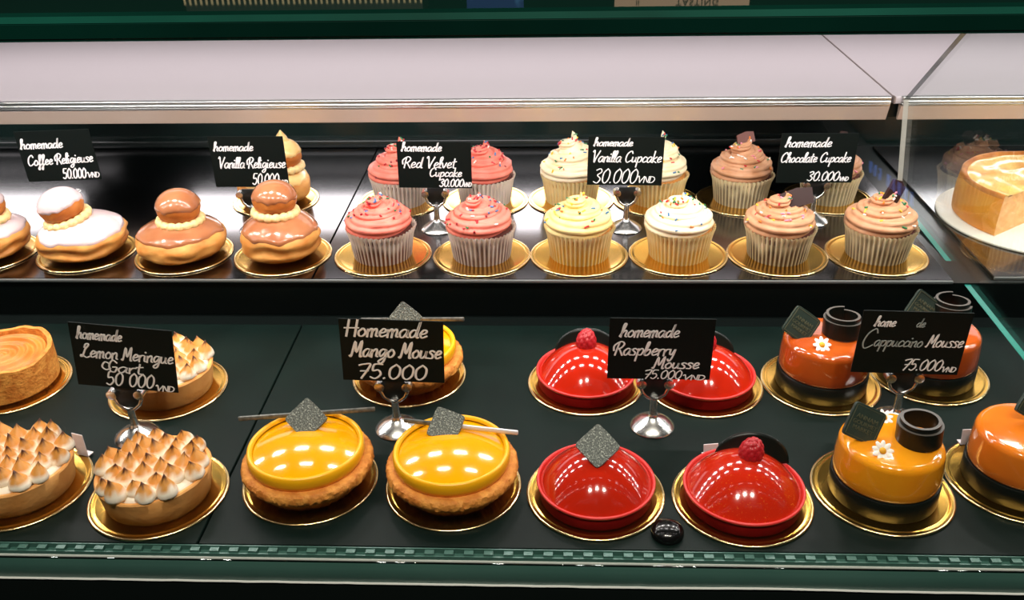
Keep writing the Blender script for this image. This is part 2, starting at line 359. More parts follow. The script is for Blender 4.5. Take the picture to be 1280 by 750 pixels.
def mb_ribbon(mb, pts, r, mi):
    """chalk line: a low bead lying on the card (faces -y)"""
    P = [Vector(p) for p in pts]; rows = []
    for i, p in enumerate(P):
        t = P[min(i + 1, len(P) - 1)] - P[max(i - 1, 0)]
        t = t.normalized() if t.length > 1e-9 else Vector((1, 0, 0))
        nrm = Vector((-t.z, 0, t.x)); q = r * (.75 + .45 * abs(nrm.x))
        e = t * r * (.8 if i == len(P) - 1 else -.8 if i == 0 else 0)
        rows.append([p + e + nrm * q, p + e + nrm * q * .5 + Vector((0, -.00022, 0)), p + e - nrm * q * .5 + Vector((0, -.00022, 0)), p + e - nrm * q])
    mb.grid(rows, False, mi=mi)

# ------------------------------------------------------------------ the shop: dark floor and ceiling
for nm_, za, zb in (('floor', -1.0, -0.95), ('ceiling', 2.70, 2.75)):
    o_ = MB().box(-3.5, 3.5, -3.5, 3.5, za, zb).obj(nm_, 'room_dark', smooth=False); o_['kind'] = 'structure'

# ------------------------------------------------------------------ the display case
HU = 0.0352            # level of the upper step above the lower trays
X0 = 0.395             # glass divider
case = thing('display_case', 'long glass-fronted black pastry display case with two stepped levels and white top shelf', 'display case', (0, 0.46, -0.2))
def cpart(mb, name, mats, **k):
    o = mb.obj(name, mats, None, **k); o.parent = case; o.matrix_parent_inverse = Matrix.Translation((0, -0.46, 0.2)); return o
XL, XR = -1.05, 1.15
tag(MB().box(XL, XR, 0.4612, 1.25, -0.95, -0.0302, bev=.0015).obj('base_cabinet', 'black'), 'plain black base cabinet carrying the glass-fronted pastry display', 'cabinet')
cpart(MB().box(XL, XR, 0.472, 1.25, -0.0302, -0.0065), 'deck', 'black')
cpart(MB().box(XL, XR, 0.4618, 0.4715, -0.0300, -0.0078, bev=.0008), 'front_rail', 'rail_dark')
lip = MB().box(XL, XR, 0.4606, 0.4640, -0.0078, -0.0058, bev=.0006)
cpart(lip, 'rail_lip', 'silicone')
sl = MB(); n_ = 220; rows = []
for i in range(n_ + 1):
    xx = XL + (XR - XL) * i / n_; zz = -0.0284 + .0004 * nz(xx, 0, 0, 60) + .0012 * smooth01(1 - abs(xx - .15) / .09) * .8
    rows.append([(xx, .4615 + .0009 * math.cos(a), zz + .0009 * math.sin(a)) for a in (0, PI / 3, 2 * PI / 3, PI, 4 * PI / 3, 5 * PI / 3)])
sl.grid(rows, True, True, True); cpart(sl, 'sealant_line', 'silicone')
# air grille along the front edge
gr = MB(); gr.box(XL, XR, 0.4630, 0.4674, -0.0078, -0.0045); gr.box(XL, XR, 0.4616, 0.4626, -0.0058, -0.0030); gr.box(XL, XR, 0.4666, 0.4674, -0.0045, -0.0006)
x = XL
while x < XR:
    gr.box(x, x + 0.0062, 0.4626, 0.4666, -0.0058, -0.0014); x += 0.0134
cpart(gr, 'air_grille', 'rail_dark')
cpart(MB().box(XL, XR, 0.7995, 1.22, -0.0065, HU - .004), 'riser', 'black')
cpart(MB().box(XL, XR, 1.200, 1.225, -0.0065, 0.135), 'back_panel', 'backglass')
bk = MB().box(XL, X0, 1.188, 1.2, HU, HU + .010, bev=.001); cpart(bk, 'back_rail', 'black')
bk = MB().box(XL, X0, 1.194, 1.2, HU + .045, HU + .052, bev=.001); cpart(bk, 'back_handle', 'backglass')
# white top shelf with its aluminium nose
for nm, xa, xb in (('top_shelf', XL, X0 - .004), ('top_shelf', X0 + .009, XR)):
    cpart(MB().box(xa if xa < 0 else .3951, xb if xb > .5 else .3935, 1.066, 1.50, 0.128, 0.1365, bev=.0008), nm, 'white_panel')
    nose = MB(); nose.box(xa, xb, 1.0605, 1.066, 0.1335, 0.1375, bev=.0008); nose.box(xa, xb, 1.0590, 1.066, 0.1300, 0.1335, bev=.0012); nose.box(xa, xb, 1.0610, 1.066, 0.1265, 0.1300, bev=.0008)
    cpart(nose, 'shelf_nose', 'alu')
    fa = MB(); fa.add([(xa, 1.0620, .1265), (xb, 1.0620, .1265), (xb, 1.0680, .1085), (xa, 1.0680, .1085), (xa, 1.071, .1265), (xb, 1.071, .1265), (xb, 1.071, .1085), (xa, 1.071, .1085)],
                      [(0, 3, 2, 1), (4, 5, 6, 7), (0, 1, 5, 4), (3, 7, 6, 2), (0, 4, 7, 3), (1, 2, 6, 5)])
    cpart(fa, 'shelf_fascia', 'alu_warm', smooth=False)
cpart(MB().box(0.3935, 0.3950, 1.0665, 1.50, 0.1366, 0.1371).box(.3935, .3950, 1.058, 1.0665, .13, .1380), 'panel_seam', 'seam')
cpart(MB().box(XL, XR, 1.075, 1.199, 0.1095, 0.128), 'light_housing', 'black')
for xa, xb in ((-1.02, -0.66), (-0.50, 0.15), (0.43, 1.10)):
    cpart(MB().box(xa, xb, 1.078, 1.196, 0.1062, 0.1094, bev=.001), 'led_diffuser', 'led')
# counter glass on top, with polished green front edge
cpart(MB().box(-1.2, 1.3, 0.5555, 1.60, 0.3211, 0.3375), 'counter_glass', 'slab')
ed = MB(); pr = [(.5555, .3375), (.5521, .3359), (.5506, .3320), (.5501, .3315), (.5501, .3232), (.5506, .3224), (.5506, .3213), (.5554, .3212)]
ed.grid([[(-1.2, y, z) for y, z in pr], [(1.3, y, z) for y, z in pr]], True, True, True); cpart(ed, 'polished_edge', 'slab_edge', smooth=False)
bv = MB(); pr = [(.5519, .3359), (.5504, .3322), (.5510, .3322), (.5522, .3354)]
bv.grid([[(-1.2, y - .0002, z) for y, z in pr], [(1.3, y - .0002, z) for y, z in pr]], True, True, True); cpart(bv, 'polished_bevel', 'slab_bevel', smooth=False)
cpart(MB().box(-0.95, 1.05, 0.770, 0.800, 0.3100, 0.3209, bev=.001), 'led_strip_housing', 'alu')
# front pane
fg = MB(); y0, z0, y1, z1, t = .4585, -.0057, .5540, .3210, .004
fg.add([(XL, y0, z0), (XR, y0, z0), (XR, y1, z1), (XL, y1, z1), (XL, y0 + t, z0), (XR, y0 + t, z0), (XR, y1 + t, z1), (XL, y1 + t, z1)],
       [(0, 1, 2, 3), (4, 7, 6, 5), (0, 4, 5, 1), (3, 2, 6, 7), (0, 3, 7, 4), (1, 5, 6, 2)])
cpart(fg, 'front_glass', 'glass', smooth=False)
# glass divider, its own edges showing teal
dv = MB(); poly = [(1.034, .142), (.830, .3205), (.566, .3205), (.4775, .0200), (.708, .0265), (1.003, .0364)]
n = len(poly); TH = .0055
vs = [(X0, y, z) for y, z in poly] + [(X0 + TH, y, z) for y, z in poly]
dv.add(vs, [tuple(range(n)), tuple(range(2 * n - 1, n - 1, -1))], 0)
dg = cpart(dv, 'divider_glass', 'divider', smooth=False)
def edge_strip(i0, i1, name, matn):
    e = MB()
    for i in range(i0, i1):
        a, b = i % n, (i + 1) % n
        q = [Vector(vs[k]) for k in (a, b, n + b, n + a)]; o_ = (q[1] - q[0]).cross(q[3] - q[0]).normalized() * .0004
        mid = Vector((X0, .76, .17)); o_ = o_ if (q[0] - mid).dot(o_) > 0 else -o_
        e.add(q + [p + o_ for p in q], [(0, 1, 2, 3), (7, 6, 5, 4), (0, 4, 5, 1), (1, 5, 6, 2), (2, 6, 7, 3), (3, 7, 4, 0)])
    o = e.obj(name, matn, dg, smooth=False); return o
edge_strip(3, 5, 'bottom_edge', 'divider_edge'); edge_strip(0, 2, 'top_edge', 'slab_edge'); edge_strip(5, 6, 'back_edge', 'edge_line')
edge_strip(2, 3, 'front_edge', 'divider_edge')

for xa, xb, yy in ((XL, .3825, .7976), (.4240, 1.10, .8061)):
    cpart(MB().box(xa, xb, yy - .0022, yy + .0002, HU - .0032, HU - .0002, bev=.0006), 'step_edge_trim', 'step_trim')
# lift-out trays
def tray(x0, x1, y0, y1, z, m, label, th=.0035):
    o = MB().box(x0, x1, y0, y1, z - th, z, bev=.0007).obj('shelf_tray', m)
    return tag(o, label, 'shelf tray', 'black trays lining the display case')
tray(XL, -0.2428, 0.4675, 0.7690, 0, 'tray', 'black tray lining the lower level under the lemon meringue tarts')
tray(-0.2415, 0.880, 0.4675, 0.7690, 0, 'tray', 'long black tray lining the lower level under the mango, raspberry and cappuccino cakes')
tray(XL, -0.2358, 0.7980, 1.187, HU, 'shelf_gloss', 'glossy black tray on the upper step under the religieuses', .0039)
tray(-0.2345, 0.3825, 0.7980, 1.187, HU, 'shelf_gloss', 'glossy black tray on the upper step under the cupcakes', .0039)
tray(0.4240, 1.10, 0.8065, 1.187, HU, 'shelf_gloss', 'glossy black tray beyond the glass divider under the cheesecake', .0039)

# ------------------------------------------------------------------ gold boards
BT = 0.0014
def board_mesh():
    b = MB(); p = [(.0001, 0), (.0488, 0), (.0500, .0006), (.0500, .0012), (.0493, .0018), (.0482, .0017), (.0472, BT), (.0455, BT), (.0448, .00165), (.0440, BT), (.03, BT), (.0001, BT)]
    b.lathe(p, 96); k = 96
    me = b.mesh('cake_board', ['gold', 'gold_rim'], angle=60)
    for i, q in enumerate(me.polygons):
        if i < 5 * k: q.material_index = 1
    return me
BOARD = board_mesh()
def board(x, y, z, under):
    o = bpy.data.objects.new('cake_board', BOARD); COL.objects.link(o); o.location = (x, y, z); o.rotation_euler = (0, 0, random.uniform(0, 6.28))
    return tag(o, 'round gold cake board under the ' + under, 'cake board', 'round gold cake boards')

# ------------------------------------------------------------------ cupcakes
WR, WH = .0290, .0325
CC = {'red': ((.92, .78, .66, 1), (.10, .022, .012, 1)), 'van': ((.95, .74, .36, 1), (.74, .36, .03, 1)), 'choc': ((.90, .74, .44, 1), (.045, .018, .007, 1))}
def cupcake(kind, x, y, name_label, seed, fs=1.0, tall=1.0, lean=(0, 0), dark=1.0):
    rnd = random.Random(seed)
    rz0 = rnd.uniform(0, 6.28)
    t = thing('cupcake', name_label, 'cupcake', (x, y, HU + BT), rz0, {'red': 'pink red velvet cupcakes', 'van': 'white vanilla cupcakes', 'choc': 'chocolate cupcakes'}[kind])
    # pleated paper case
    npl = 44; nth = npl * 6; rows = []; cols = []
    c_hi, c_lo = CC[kind]
    for k in range(12):
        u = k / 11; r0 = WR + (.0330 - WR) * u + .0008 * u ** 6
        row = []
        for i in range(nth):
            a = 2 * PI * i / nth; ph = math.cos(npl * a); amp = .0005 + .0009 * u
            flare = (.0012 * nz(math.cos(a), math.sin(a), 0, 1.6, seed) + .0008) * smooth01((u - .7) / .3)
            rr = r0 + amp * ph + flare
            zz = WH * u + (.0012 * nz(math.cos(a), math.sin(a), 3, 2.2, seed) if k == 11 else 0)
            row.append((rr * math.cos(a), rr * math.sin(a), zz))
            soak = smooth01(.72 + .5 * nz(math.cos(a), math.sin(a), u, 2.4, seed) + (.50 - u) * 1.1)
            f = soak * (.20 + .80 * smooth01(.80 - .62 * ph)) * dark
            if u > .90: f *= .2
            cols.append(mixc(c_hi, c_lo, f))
        rows.append(row)
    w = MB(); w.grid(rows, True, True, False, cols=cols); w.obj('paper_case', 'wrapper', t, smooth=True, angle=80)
    s = MB(); s.lathe([(.0001, WH - .010), (.0308, WH - .010), (.0318, WH - .005), (.0314, WH - .002), (.029, WH + .001), (.0001, WH + .006)], 48,
                      lambda r, z, a: (r * (1 + .02 * nz(math.cos(a) * 3, math.sin(a) * 3, z * 100, 1, seed)), z))
    s.obj('sponge', 'sponge_van' if kind == 'van' else 'sponge', t)
    # piped swirl: a fluted rope wound inwards and upwards
    turns = 2.8; steps = 200; fl = 8; ns = 56
    ph0 = PI / 2 - rz0 + rnd.uniform(-.5, .5)
    def rope(q):
        a = ph0 + 2 * PI * turns * q
        e = q ** 1.45
        R = .0238 * (1 - e) ** .85 + .0004
        Z = .0058 + .0270 * q ** 1.32 * fs * tall
        rho = .0124 * (1 - .58 * q) * (1 if q > .045 else .25 + .75 * (q / .045) ** .5)
        if q > .90: rho *= max(.06, 1 - ((q - .90) / .10) ** 1.6); Z += .006 * fs * ((q - .90) / .10) ** 1.2
        return a, R * (1 + lean[0] * 0), Z, rho
    def rope_pt(q, phi, k=1.0):
        a, R, Z, rho = rope(q)
        cr = math.cos(phi); sr = math.sin(phi)
        rr = R + rho * cr * k
        return Vector((rr * math.cos(a) + lean[0] * Z, rr * math.sin(a) + lean[1] * Z, WH - .0035 + Z + rho * sr * k * .92))
    rows = []
    for j in range(steps + 1):
        q = j / steps
        rows.append([rope_pt(q, 2 * PI * i / ns, 1 + .26 * abs(math.cos(fl * (2 * PI * i / ns) / 2 + q * 15)) ** .8 - .17 + .035 * math.cos(27 * (2 * PI * i / ns) + q * 40) + .05 * nz(q * 30, i * .12, 0, 1, seed)) for i in range(ns)])
    f = MB(); f.grid(rows, True, True, True)
    f.lathe([(.0001, WH), (.029, WH + .001), (.027, WH + .006 * fs), (.018, WH + .016 * fs), (.008, WH + .024 * fs * tall), (.0001, WH + .028 * fs * tall)], 32)
    f.obj('frosting', 'frost_cream' if seed == 45 else 'frost_' + kind, t, angle=180)
    # sprinkles
    sets = {'red': ['crumb', 'red', 'red', 'crumb', 'blue', 'green', 'white'], 'van': ['red', 'green', 'blue', 'yellow', 'orange', 'green'], 'choc': ['white', 'red', 'yellow', 'green', 'pink', 'orange']}[kind]
    sp = MB()
    for i in range(58 if kind == 'red' else 44):
        q = rnd.uniform(.05, .97) ** .8; phi = rnd.uniform(.1, 1.7)
        p = rope_pt(q, phi, 1.05); mi = rnd.randrange(len(sets))
        dv_ = Vector((rnd.uniform(-1, 1), rnd.uniform(-1, 1), rnd.uniform(-.6, .6))).normalized()
        L = .0010 if sets[mi] == 'crumb' else rnd.uniform(.0016, .0026); rad = .0012 if sets[mi] == 'crumb' else .00092
        sp.tube([p - dv_ * L, p - dv_ * L * .9, p + dv_ * L * .9, p + dv_ * L], lambda tt: rad if .2 < tt < .8 else rad * .5, 6, mi)
    o = sp.obj('sprinkles', ['spr_' + c for c in sets], t); o['kind'] = 'stuff'
    top = rope_pt(.93, PI / 2)
    return t, top, rope_pt

def shard(t, loc, rot, size, m='choc'):
    sx, sz = size
    b = MB(); o = .0016
    pts = [(-sx, -sz), (sx * .9, -sz * 1.05), (sx * 1.02, sz * .7), (sx * .2, sz * 1.1), (-sx * .8, sz * .9)]
    k = len(pts)
    b.add([(x, -o, z) for x, z in pts] + [(x, o, z) for x, z in pts], [tuple(range(k)), tuple(range(2 * k - 1, k - 1, -1))] + [(i, i + k, (i + 1) % k + k, (i + 1) % k) for i in range(k)])
    return b.obj('chocolate_piece', m, t, loc, rot, smooth=False)

# ------------------------------------------------------------------ religieuses
def choux_surface(a, h, seed, p=.78, crack=.5, cr_amp=.0016, wob=.05, p_up=None):
    p_up = p_up or p
    def pt(th, ph, off=0.0):
        c, s = math.cos(ph), math.sin(ph)
        rc = abs(c) ** (p_up if s > 0 else p); zs = math.copysign(abs(s) ** p, s)
        if s > 0: zs = s ** 1.0
        w = 1 + wob * nz(math.cos(th), math.sin(th), s * 1.3, 1.3, seed) + .018 * nz(math.cos(th), math.sin(th), s * 2, 5, seed)
        r = a * rc * w; z = h * .42 + (h * .58 if s > 0 else h * .42) * zs
        cz = -.12 + .28 * nz(math.cos(th), math.sin(th), 0, 1.5, seed + 5)
        g = math.exp(-((s - cz) / .13) ** 2) * crack * smooth01(.5 + 1.6 * nz(math.cos(th), math.sin(th), 9, 1.4, seed))
        r -= cr_amp * 2.2 * g
        nvec = Vector((c * math.cos(th) / a, c * math.sin(th) / a, s / (h / 2))).normalized()
        return Vector((r * math.cos(th), r * math.sin(th), z)) + nvec * off
    return pt
def choux(pt, n=80, k=36):
    b = MB(); b.grid([[pt(2 * PI * i / n, -PI / 2 * .985 + PI * .985 * j / k) for i in range(n)] for j in range(k + 1)], True, True, True); return b
def icing(pt, ph0, seed, amp=.12, d=.0016, n=90, k=20):
    b = MB(); rows = []
    e = [ph0 + amp * nz(math.cos(2 * PI * i / n), math.sin(2 * PI * i / n), 0, 1.8, seed) + amp * .5 * nz(math.cos(2 * PI * i / n), math.sin(2 * PI * i / n), 0, 5, seed) for i in range(n)]
    for j in range(k + 1):
        u = j / k; row = []
        for i in range(n):
            ph = e[i] + (PI / 2 * .995 - e[i]) * u
            row.append(pt(2 * PI * i / n, ph, -.0012 + (d + .0012) * smooth01(u / .09)))
        rows.append(row)
    b.grid(rows, True, False, True); return b
def cream_ring(R, r, z, seed, bumps=17):
    b = MB(); n = bumps * 8; m = 12; rows = []
    for i in range(n):
        a = 2 * PI * i / n; row = []
        q = r * (.78 + .32 * abs(math.sin(bumps * a / 2))) * (1 + .12 * nz(math.cos(a), math.sin(a), 1, 2, seed))
        for k in range(m):
            f = 2 * PI * k / m; rr = R + q * math.cos(f)
            row.append((rr * math.cos(a), rr * math.sin(a), z + q * math.sin(f) * .95))
        rows.append(row)
    rows.append(rows[0]); b.grid(rows, True); return b
def religieuse(x, y, label, seed, gl, rz=0, lean=(0, 0), tilt=(0, 0), s=1.0, peak=False, ballh=.033, h=.040, a=.0455):
    t = thing('religieuse', label, 'choux pastry', (x, y, HU + BT), rz, 'religieuse pastries')
    pt = choux_surface(a * s, h, seed, .72, .9, .0022, .07, 1.12)
    b = choux(pt).obj('base_puff', 'choux', t, angle=180)
    icing(pt, .32, seed + 2, .16).obj('glaze', gl, t, angle=180)
    top = pt(0, PI / 2 * .99).z
    off = Vector((lean[0], lean[1], top - .001))
    cream_ring(.0200 * s, .0046, 0.0005, seed).obj('cream_collar', 'cream', t, off, (tilt[0], tilt[1], 0), angle=180)
    p2 = choux_surface(.0220 * s, ballh * s, seed + 11, .92, .3, .001, .05)
    choux(p2, 56, 26).obj('top_puff', 'choux_dark', t, off + Vector((0, 0, -.001)), (tilt[0], tilt[1], 0), angle=180)
    icing(p2, .12, seed + 3, .2, .0013, 60, 16).obj('top_glaze', gl, t, off + Vector((0, 0, -.001)), (tilt[0], tilt[1], 0), angle=180)
    if peak:
        pk = MB(); pk.lathe([(.0001, 0), (.0075, .0005), (.0082, .003), (.006, .007), (.003, .011), (.0004, .015)], 24, lambda r, z, a: (r * (1 + .12 * math.cos(5 * a + z * 300)), z))
        pk.obj('cream_peak', 'glaze_cream', t, off + Vector((0, 0, ballh * s - .004)))
    return t

# ------------------------------------------------------------------ lemon meringue tarts
def kiss_mesh(seed):
    b = MB(); n = 22; rows = []; cols = []
    white, gold, brown = lin(252, 240, 220), lin(216, 148, 66), lin(74, 32, 14)
    prof = [(.0001, 0), (.0072, 0), (.0084, .0022), (.0077, .0048), (.0062, .0076), (.0042, .0100), (.0023, .0122), (.0011, .0140), (.0003, .0156)]
    for (r, z) in prof:
        row = []
        for i in range(n):
            a = 2 * PI * i / n; u = z / .0156
            w = 1 + .10 * nz(math.cos(a), math.sin(a), u, 1.8, seed)
            bend = .0022 * u * u
            row.append((r * w * math.cos(a) + bend * math.cos(seed), r * w * math.sin(a) + bend * math.sin(seed), z))
            tt = u + .22 * nz(math.cos(a), math.sin(a), u * 2, 1.5, seed + 3)
            c = mixc(white, gold, smooth01((tt - .34) / .18)); c = mixc(c, brown, smooth01((tt - .72) / .16)); cols.append(c)
        rows.append(row)
    b.grid(rows, True, True, True, cols=cols); return b.mesh('meringue_kiss', 'meringue', angle=180)
KISS = [kiss_mesh(s) for s in (1, 5, 9)]
def tart_shell(r0, r1, h, th=.0032, floor=.8, seed=0, wob=.0005):
    b = MB(); f = h * floor
    b.lathe([(.0001, 0), (r0 - .001, 0), (r0, .001), (r0 + (r1 - r0) * .5, h * .5), (r1, h - .0012), (r1 - .0008, h), (r1 - th + .0006, h), (r1 - th, h - .0008), (r1 - th - .0004, f), (.0001, f)], 110,
            lambda r, z, a: (r + wob * nz(math.cos(a), math.sin(a), z * 60, 3, seed), z + (wob * nz(math.cos(a), math.sin(a), 2, 4, seed) if z > h * .9 else 0)))
    return b
def meringue_tart(x, y, label, seed, rz=0.0):
    rnd = random.Random(seed)
    t = thing('lemon_meringue_tart', label, 'tart', (x, y, BT), rz, 'lemon meringue tarts')
    tart_shell(.0370, .0405, .0225, seed=seed).obj('tart_shell', 'crust', t)
    b = MB(); b.lathe([(.0001, .018), (.0362, .018), (.0372, .0205), (.034, .0232), (.02, .0245), (.0001, .025)], 64); b.obj('meringue_layer', 'meringue_base', t, angle=180)
    pts = []; sp = .0128
    for j in range(-3, 4):
        for i in range(-4, 5):
            px = (i + (.5 if j % 2 else 0)) * sp; py = j * sp * .88
            if math.hypot(px, py) < .0345: pts.append((px + rnd.uniform(-.0012, .0012), py + rnd.uniform(-.0012, .0012)))
    for k, (px, py) in enumerate(pts):
        o = put('meringue_kiss', KISS[k % 3], t, (px, py, .0222 + .0018 * (1 - (math.hypot(px, py) / .036) ** 2)), (rnd.uniform(-.12, .12), rnd.uniform(-.12, .12), rnd.uniform(0, 6.28)))
        s = rnd.uniform(.80, .96); o.scale = (s, s, s * rnd.uniform(.95, 1.2))
    return t
def plain_tart(x, y, label):
    t = thing('golden_tart', label, 'tart', (x, y, BT), 0.4)
    b = MB(); h = .031
    def fn(r, z, a):
        e = .0016 * nz(math.cos(a), math.sin(a), 1, 3, 4)
        return (r * (1 + .012 * nz(math.cos(a), math.sin(a), z * 40, 2.5, 3)), z + (e * 1.6 + .0016 * math.sin(2 * a) if z > .02 else 0))
    b.lathe([(.0001, 0), (.0405, 0), (.0425, .002), (.0430, .016), (.0428, h), (.0410, h + .0008), (.0388, h), (.0380, h - .004), (.0376, .02), (.0001, .02)], 110, fn)
    b.obj('tart_shell', 'crust_gold', t)
    f = MB(); prof = [(.0378, .022)]
    for i in range(40):
        r = .0370 * (1 - i / 40); prof.append((max(.0002, r), .0262 + .0014 * math.sin(r * 900) + .002 * (1 - r / .037)))
    f.lathe(prof, 80, lambda r, z, a: (r, z + .0012 * math.sin(a * 1.0 + r * 400) * (r / .037)), cap0=False); f.obj('filling', 'plain_tart', t, angle=180)
    return t

# ------------------------------------------------------------------ plaques, sticks, berries, flowers, curls
def plaque(t, loc, rot, side, m, wav=0.0, th=.0026, text=False):
    b = MB(); n = 14; front = []; h = side / 2
    rim = []
    for k in range(4):
        for i in range(n):
            u = -1 + 2 * i / n; cx, cz = [(u, -1), (1, u), (-u, 1), (-1, -u)][k]
            f = (abs(u) ** 8) * .06
            w = 1 + .022 * nz(cx, cz, 0, 7, side * 1000 + loc[0] * 50) - f
            rim.append((cx * h * w, cz * h * w))
    N = len(rim)
    def yo(x, z): return wav * .002 * math.sin(x * 190 + 1) if wav else 0
    rows = [[(x * .9, -th / 2 + yo(x, z), z * .9) for x, z in rim], [(x * .985, -th / 2 + yo(x, z), z * .985) for x, z in rim], [(x, -th / 4 + yo(x, z), z) for x, z in rim], [(x, th / 2 + yo(x, z), z) for x, z in rim]]
    b.grid(rows, True, True, True); o = b.obj('chocolate_square', m, t, loc, rot, angle=30); o.rotation_mode = 'YXZ'; o.rotation_euler = rot
    if text:
        for txt, zz, sz in (('ANNAM', .0036, .0046), ('GOURMET', -.0006, .0040), ('MARKET', -.0046, .0042)):
            put('print', print_mesh('print', txt, sz, 'plaque_print', .00015), o, (0, -th / 2 - .0004, zz), (PI / 2, 0, 0))
        e = MB(); q = side * .44
        for (xa, xb, za, zb) in ((-q, q, -q, -q + .0004), (-q, q, q - .0004, q), (-q, -q + .0004, -q, q), (q - .0004, q, -q, q)):
            e.box(xa, xb, -th / 2 - .00045, -th / 2 - .0001, za, zb)
        e.obj('print_border', 'plaque_print', o, smooth=False)
    return o
def stick(t, p0, p1, m0, m1=None, wd=.0034):
    P0, P1 = Vector(p0), Vector(p1); d = P1 - P0; L = d.length
    b = MB(); hw = wd / 2
    b.box(-L / 2, L / 2, -.0011, .0011, -hw, hw, bev=.0006)
    if m1:
        b.m = []; b2 = MB(); b2.box(-L / 2, 0, -.0011, .0011, -hw, hw, 0, .0006); b2.box(0, L / 2, -.0011, .0011, -hw, hw, 1, .0006); b = b2
    o = b.obj('chocolate_stick', [m0, m1] if m1 else m0, t, (P0 + P1) / 2)
    o.rotation_euler = d.to_track_quat('X', 'Z').to_euler()
    return o
def berry_mesh():
    n = 130; ga = PI * (3 - 5 ** .5); C = []
    for i in range(58):
        z = 1 - 2 * (i + .5) / 58; r = math.sqrt(1 - z * z); C.append(Vector((r * math.cos(ga * i), r * math.sin(ga * i), z)))
    b = MB(); rows = []; nu, nv = 72, 44
    for j in range(nv + 1):
        ph = -PI / 2 * .99 + PI * .99 * j / nv; row = []
        for i in range(nu):
            th = 2 * PI * i / nu; d = Vector((math.cos(ph) * math.cos(th), math.cos(ph) * math.sin(th), math.sin(ph)))
            m = max(d.dot(c) for c in C); ang = math.acos(min(1, m)); bp = math.sqrt(max(0, 1 - (ang / .30) ** 2))
            r = .0076 + .0014 * bp; zz = d.z * r * 1.28
            k = 1.0 - .12 * (d.z > 0) * d.z
            row.append((d.x * r * k, d.y * r * k, zz))
        rows.append(row)
    b.grid(rows, True, True, True); return b.mesh('raspberry', 'berry', angle=180)
BERRY = berry_mesh()
def fan(t, loc, rot, w, h):
    """thin arched chocolate fan"""
    b = MB(); n = 28; rows = []
    for j in range(9):
        v = j / 8; row = []
        for i in range(n + 1):
            a = PI * i / n; x = -math.cos(a) * w / 2 * (v ** .5 if v else 0); z = math.sin(a) * h * v
            row.append((x, -.0045 * (1 - (2 * x / w) ** 2) + .0035 * math.sin(a) * v, z))
        rows.append(row)
    b.grid(rows, False)
    o = b.obj('chocolate_fan', 'choc_black', t, loc, rot)
    s = o.modifiers.new('thickness', 'SOLIDIFY'); s.thickness = .0011
    return o
def petal_mesh():
    b = MB(); n = 14; rows = []
    for j in range(9):
        v = j / 8; row = []; L = .0012 + .0052 * v; wd = .00155 * math.sin(PI * (.12 + .80 * v)) ** .7
        for i in range(n):
            a = 2 * PI * i / n; row.append((L, wd * math.cos(a), .0005 * math.sin(a) * math.sin(PI * (.1 + .8 * v)) + .0007 * v))
        rows.append(row)
    b.grid(rows, True, True, True); return b.mesh('petal', 'petal', angle=180)
PETAL = petal_mesh()
def flower(t, loc, rot, np_=9, s=1.0):
    b = MB(); b.lathe([(.0001, -.0002), (.0018, 0), (.0021, .0008), (.0014, .0016), (.0001, .0019)], 20)
    o = b.obj('sugar_flower', 'petal_heart', t, loc, rot, angle=180); o.scale = (s, s, s)
    for k in range(np_): put('petal', PETAL, o, (0, 0, .0002 * (k % 2)), (0, 0, 2 * PI * k / np_))
    return o
def curl(t, loc, rot, r0=.0118, r1=.0150, hgt=.0150, turns=1.75, drop=.0060, m='choc_black'):
    b = MB(); n = 110; rows = []; th = .0011
    for i in range(n + 1):
        q = i / n; a = 2 * PI * turns * q; r = r0 + (r1 - r0) * q; z1 = .0215 - drop * q; z0 = z1 - hgt * (1 - .1 * q); ci, si = math.cos(a), math.sin(a)
        rows.append([((r - th) * ci, (r - th) * si, z0), ((r + th) * ci, (r + th) * si, z0), ((r + th) * ci, (r + th) * si, z1), ((r - th) * ci, (r - th) * si, z1)])
    b.grid(rows, True, True, True)
    me = b.mesh('chocolate_curl', [m, 'choc_edge'], angle=30)
    for i, p in enumerate(me.polygons):
        if i < 4 * n and i % 4 == 2: p.material_index = 1
    return put('chocolate_curl', me, t, loc, rot)

# ------------------------------------------------------------------ mousse cakes
def mango(x, y, label, rz=0):
    t = thing('mango_mousse_tart', label, 'mousse cake', (x, y, BT), rz, 'mango mousse tarts')
    b = MB()
    def fn(r, z, a):
        w = .0005 * nz(math.cos(a), math.sin(a), z * 90, 9, x * 10) + .0011 * nz(math.cos(a), math.sin(a), z * 200, 26, x * 10) - .0004
        return (r + (w if r > .03 else 0), z)
    b.lathe([(.0001, 0), (.0345, 0), (.0365, .0015), (.0415, .0085), (.0455, .0125), (.0470, .0138), (.0480, .0154), (.0484, .0172), (.0482, .0192), (.0472, .0212), (.0460, .0219), (.0445, .0222), (.0350, .0222), (.0001, .0222)], 260, fn)
    b.obj('tart_shell', 'crust_gold', t)
    m = MB()
    prof = [(.0380, .0205), (.0410, .0225), (.0424, .0262), (.0424, .0302), (.0418, .0328), (.0408, .0338), (.0396, .0336), (.0388, .0326), (.0382, .0314)]
    m.lathe(prof, 110, cap0=False, cap1=False); m.obj('mousse_shell', 'mango_rim', t, angle=180)
    d = MB(); d.lathe([(.0386, .0302)] + [(.0382 * math.cos(q) + .0001, .0302 + .0062 * (1 - (math.cos(q)) ** 2)) for q in [i / 14 * PI / 2 for i in range(15)]], 96, cap0=False)
    d.obj('mango_glaze', 'mango', t, angle=180)
    return t
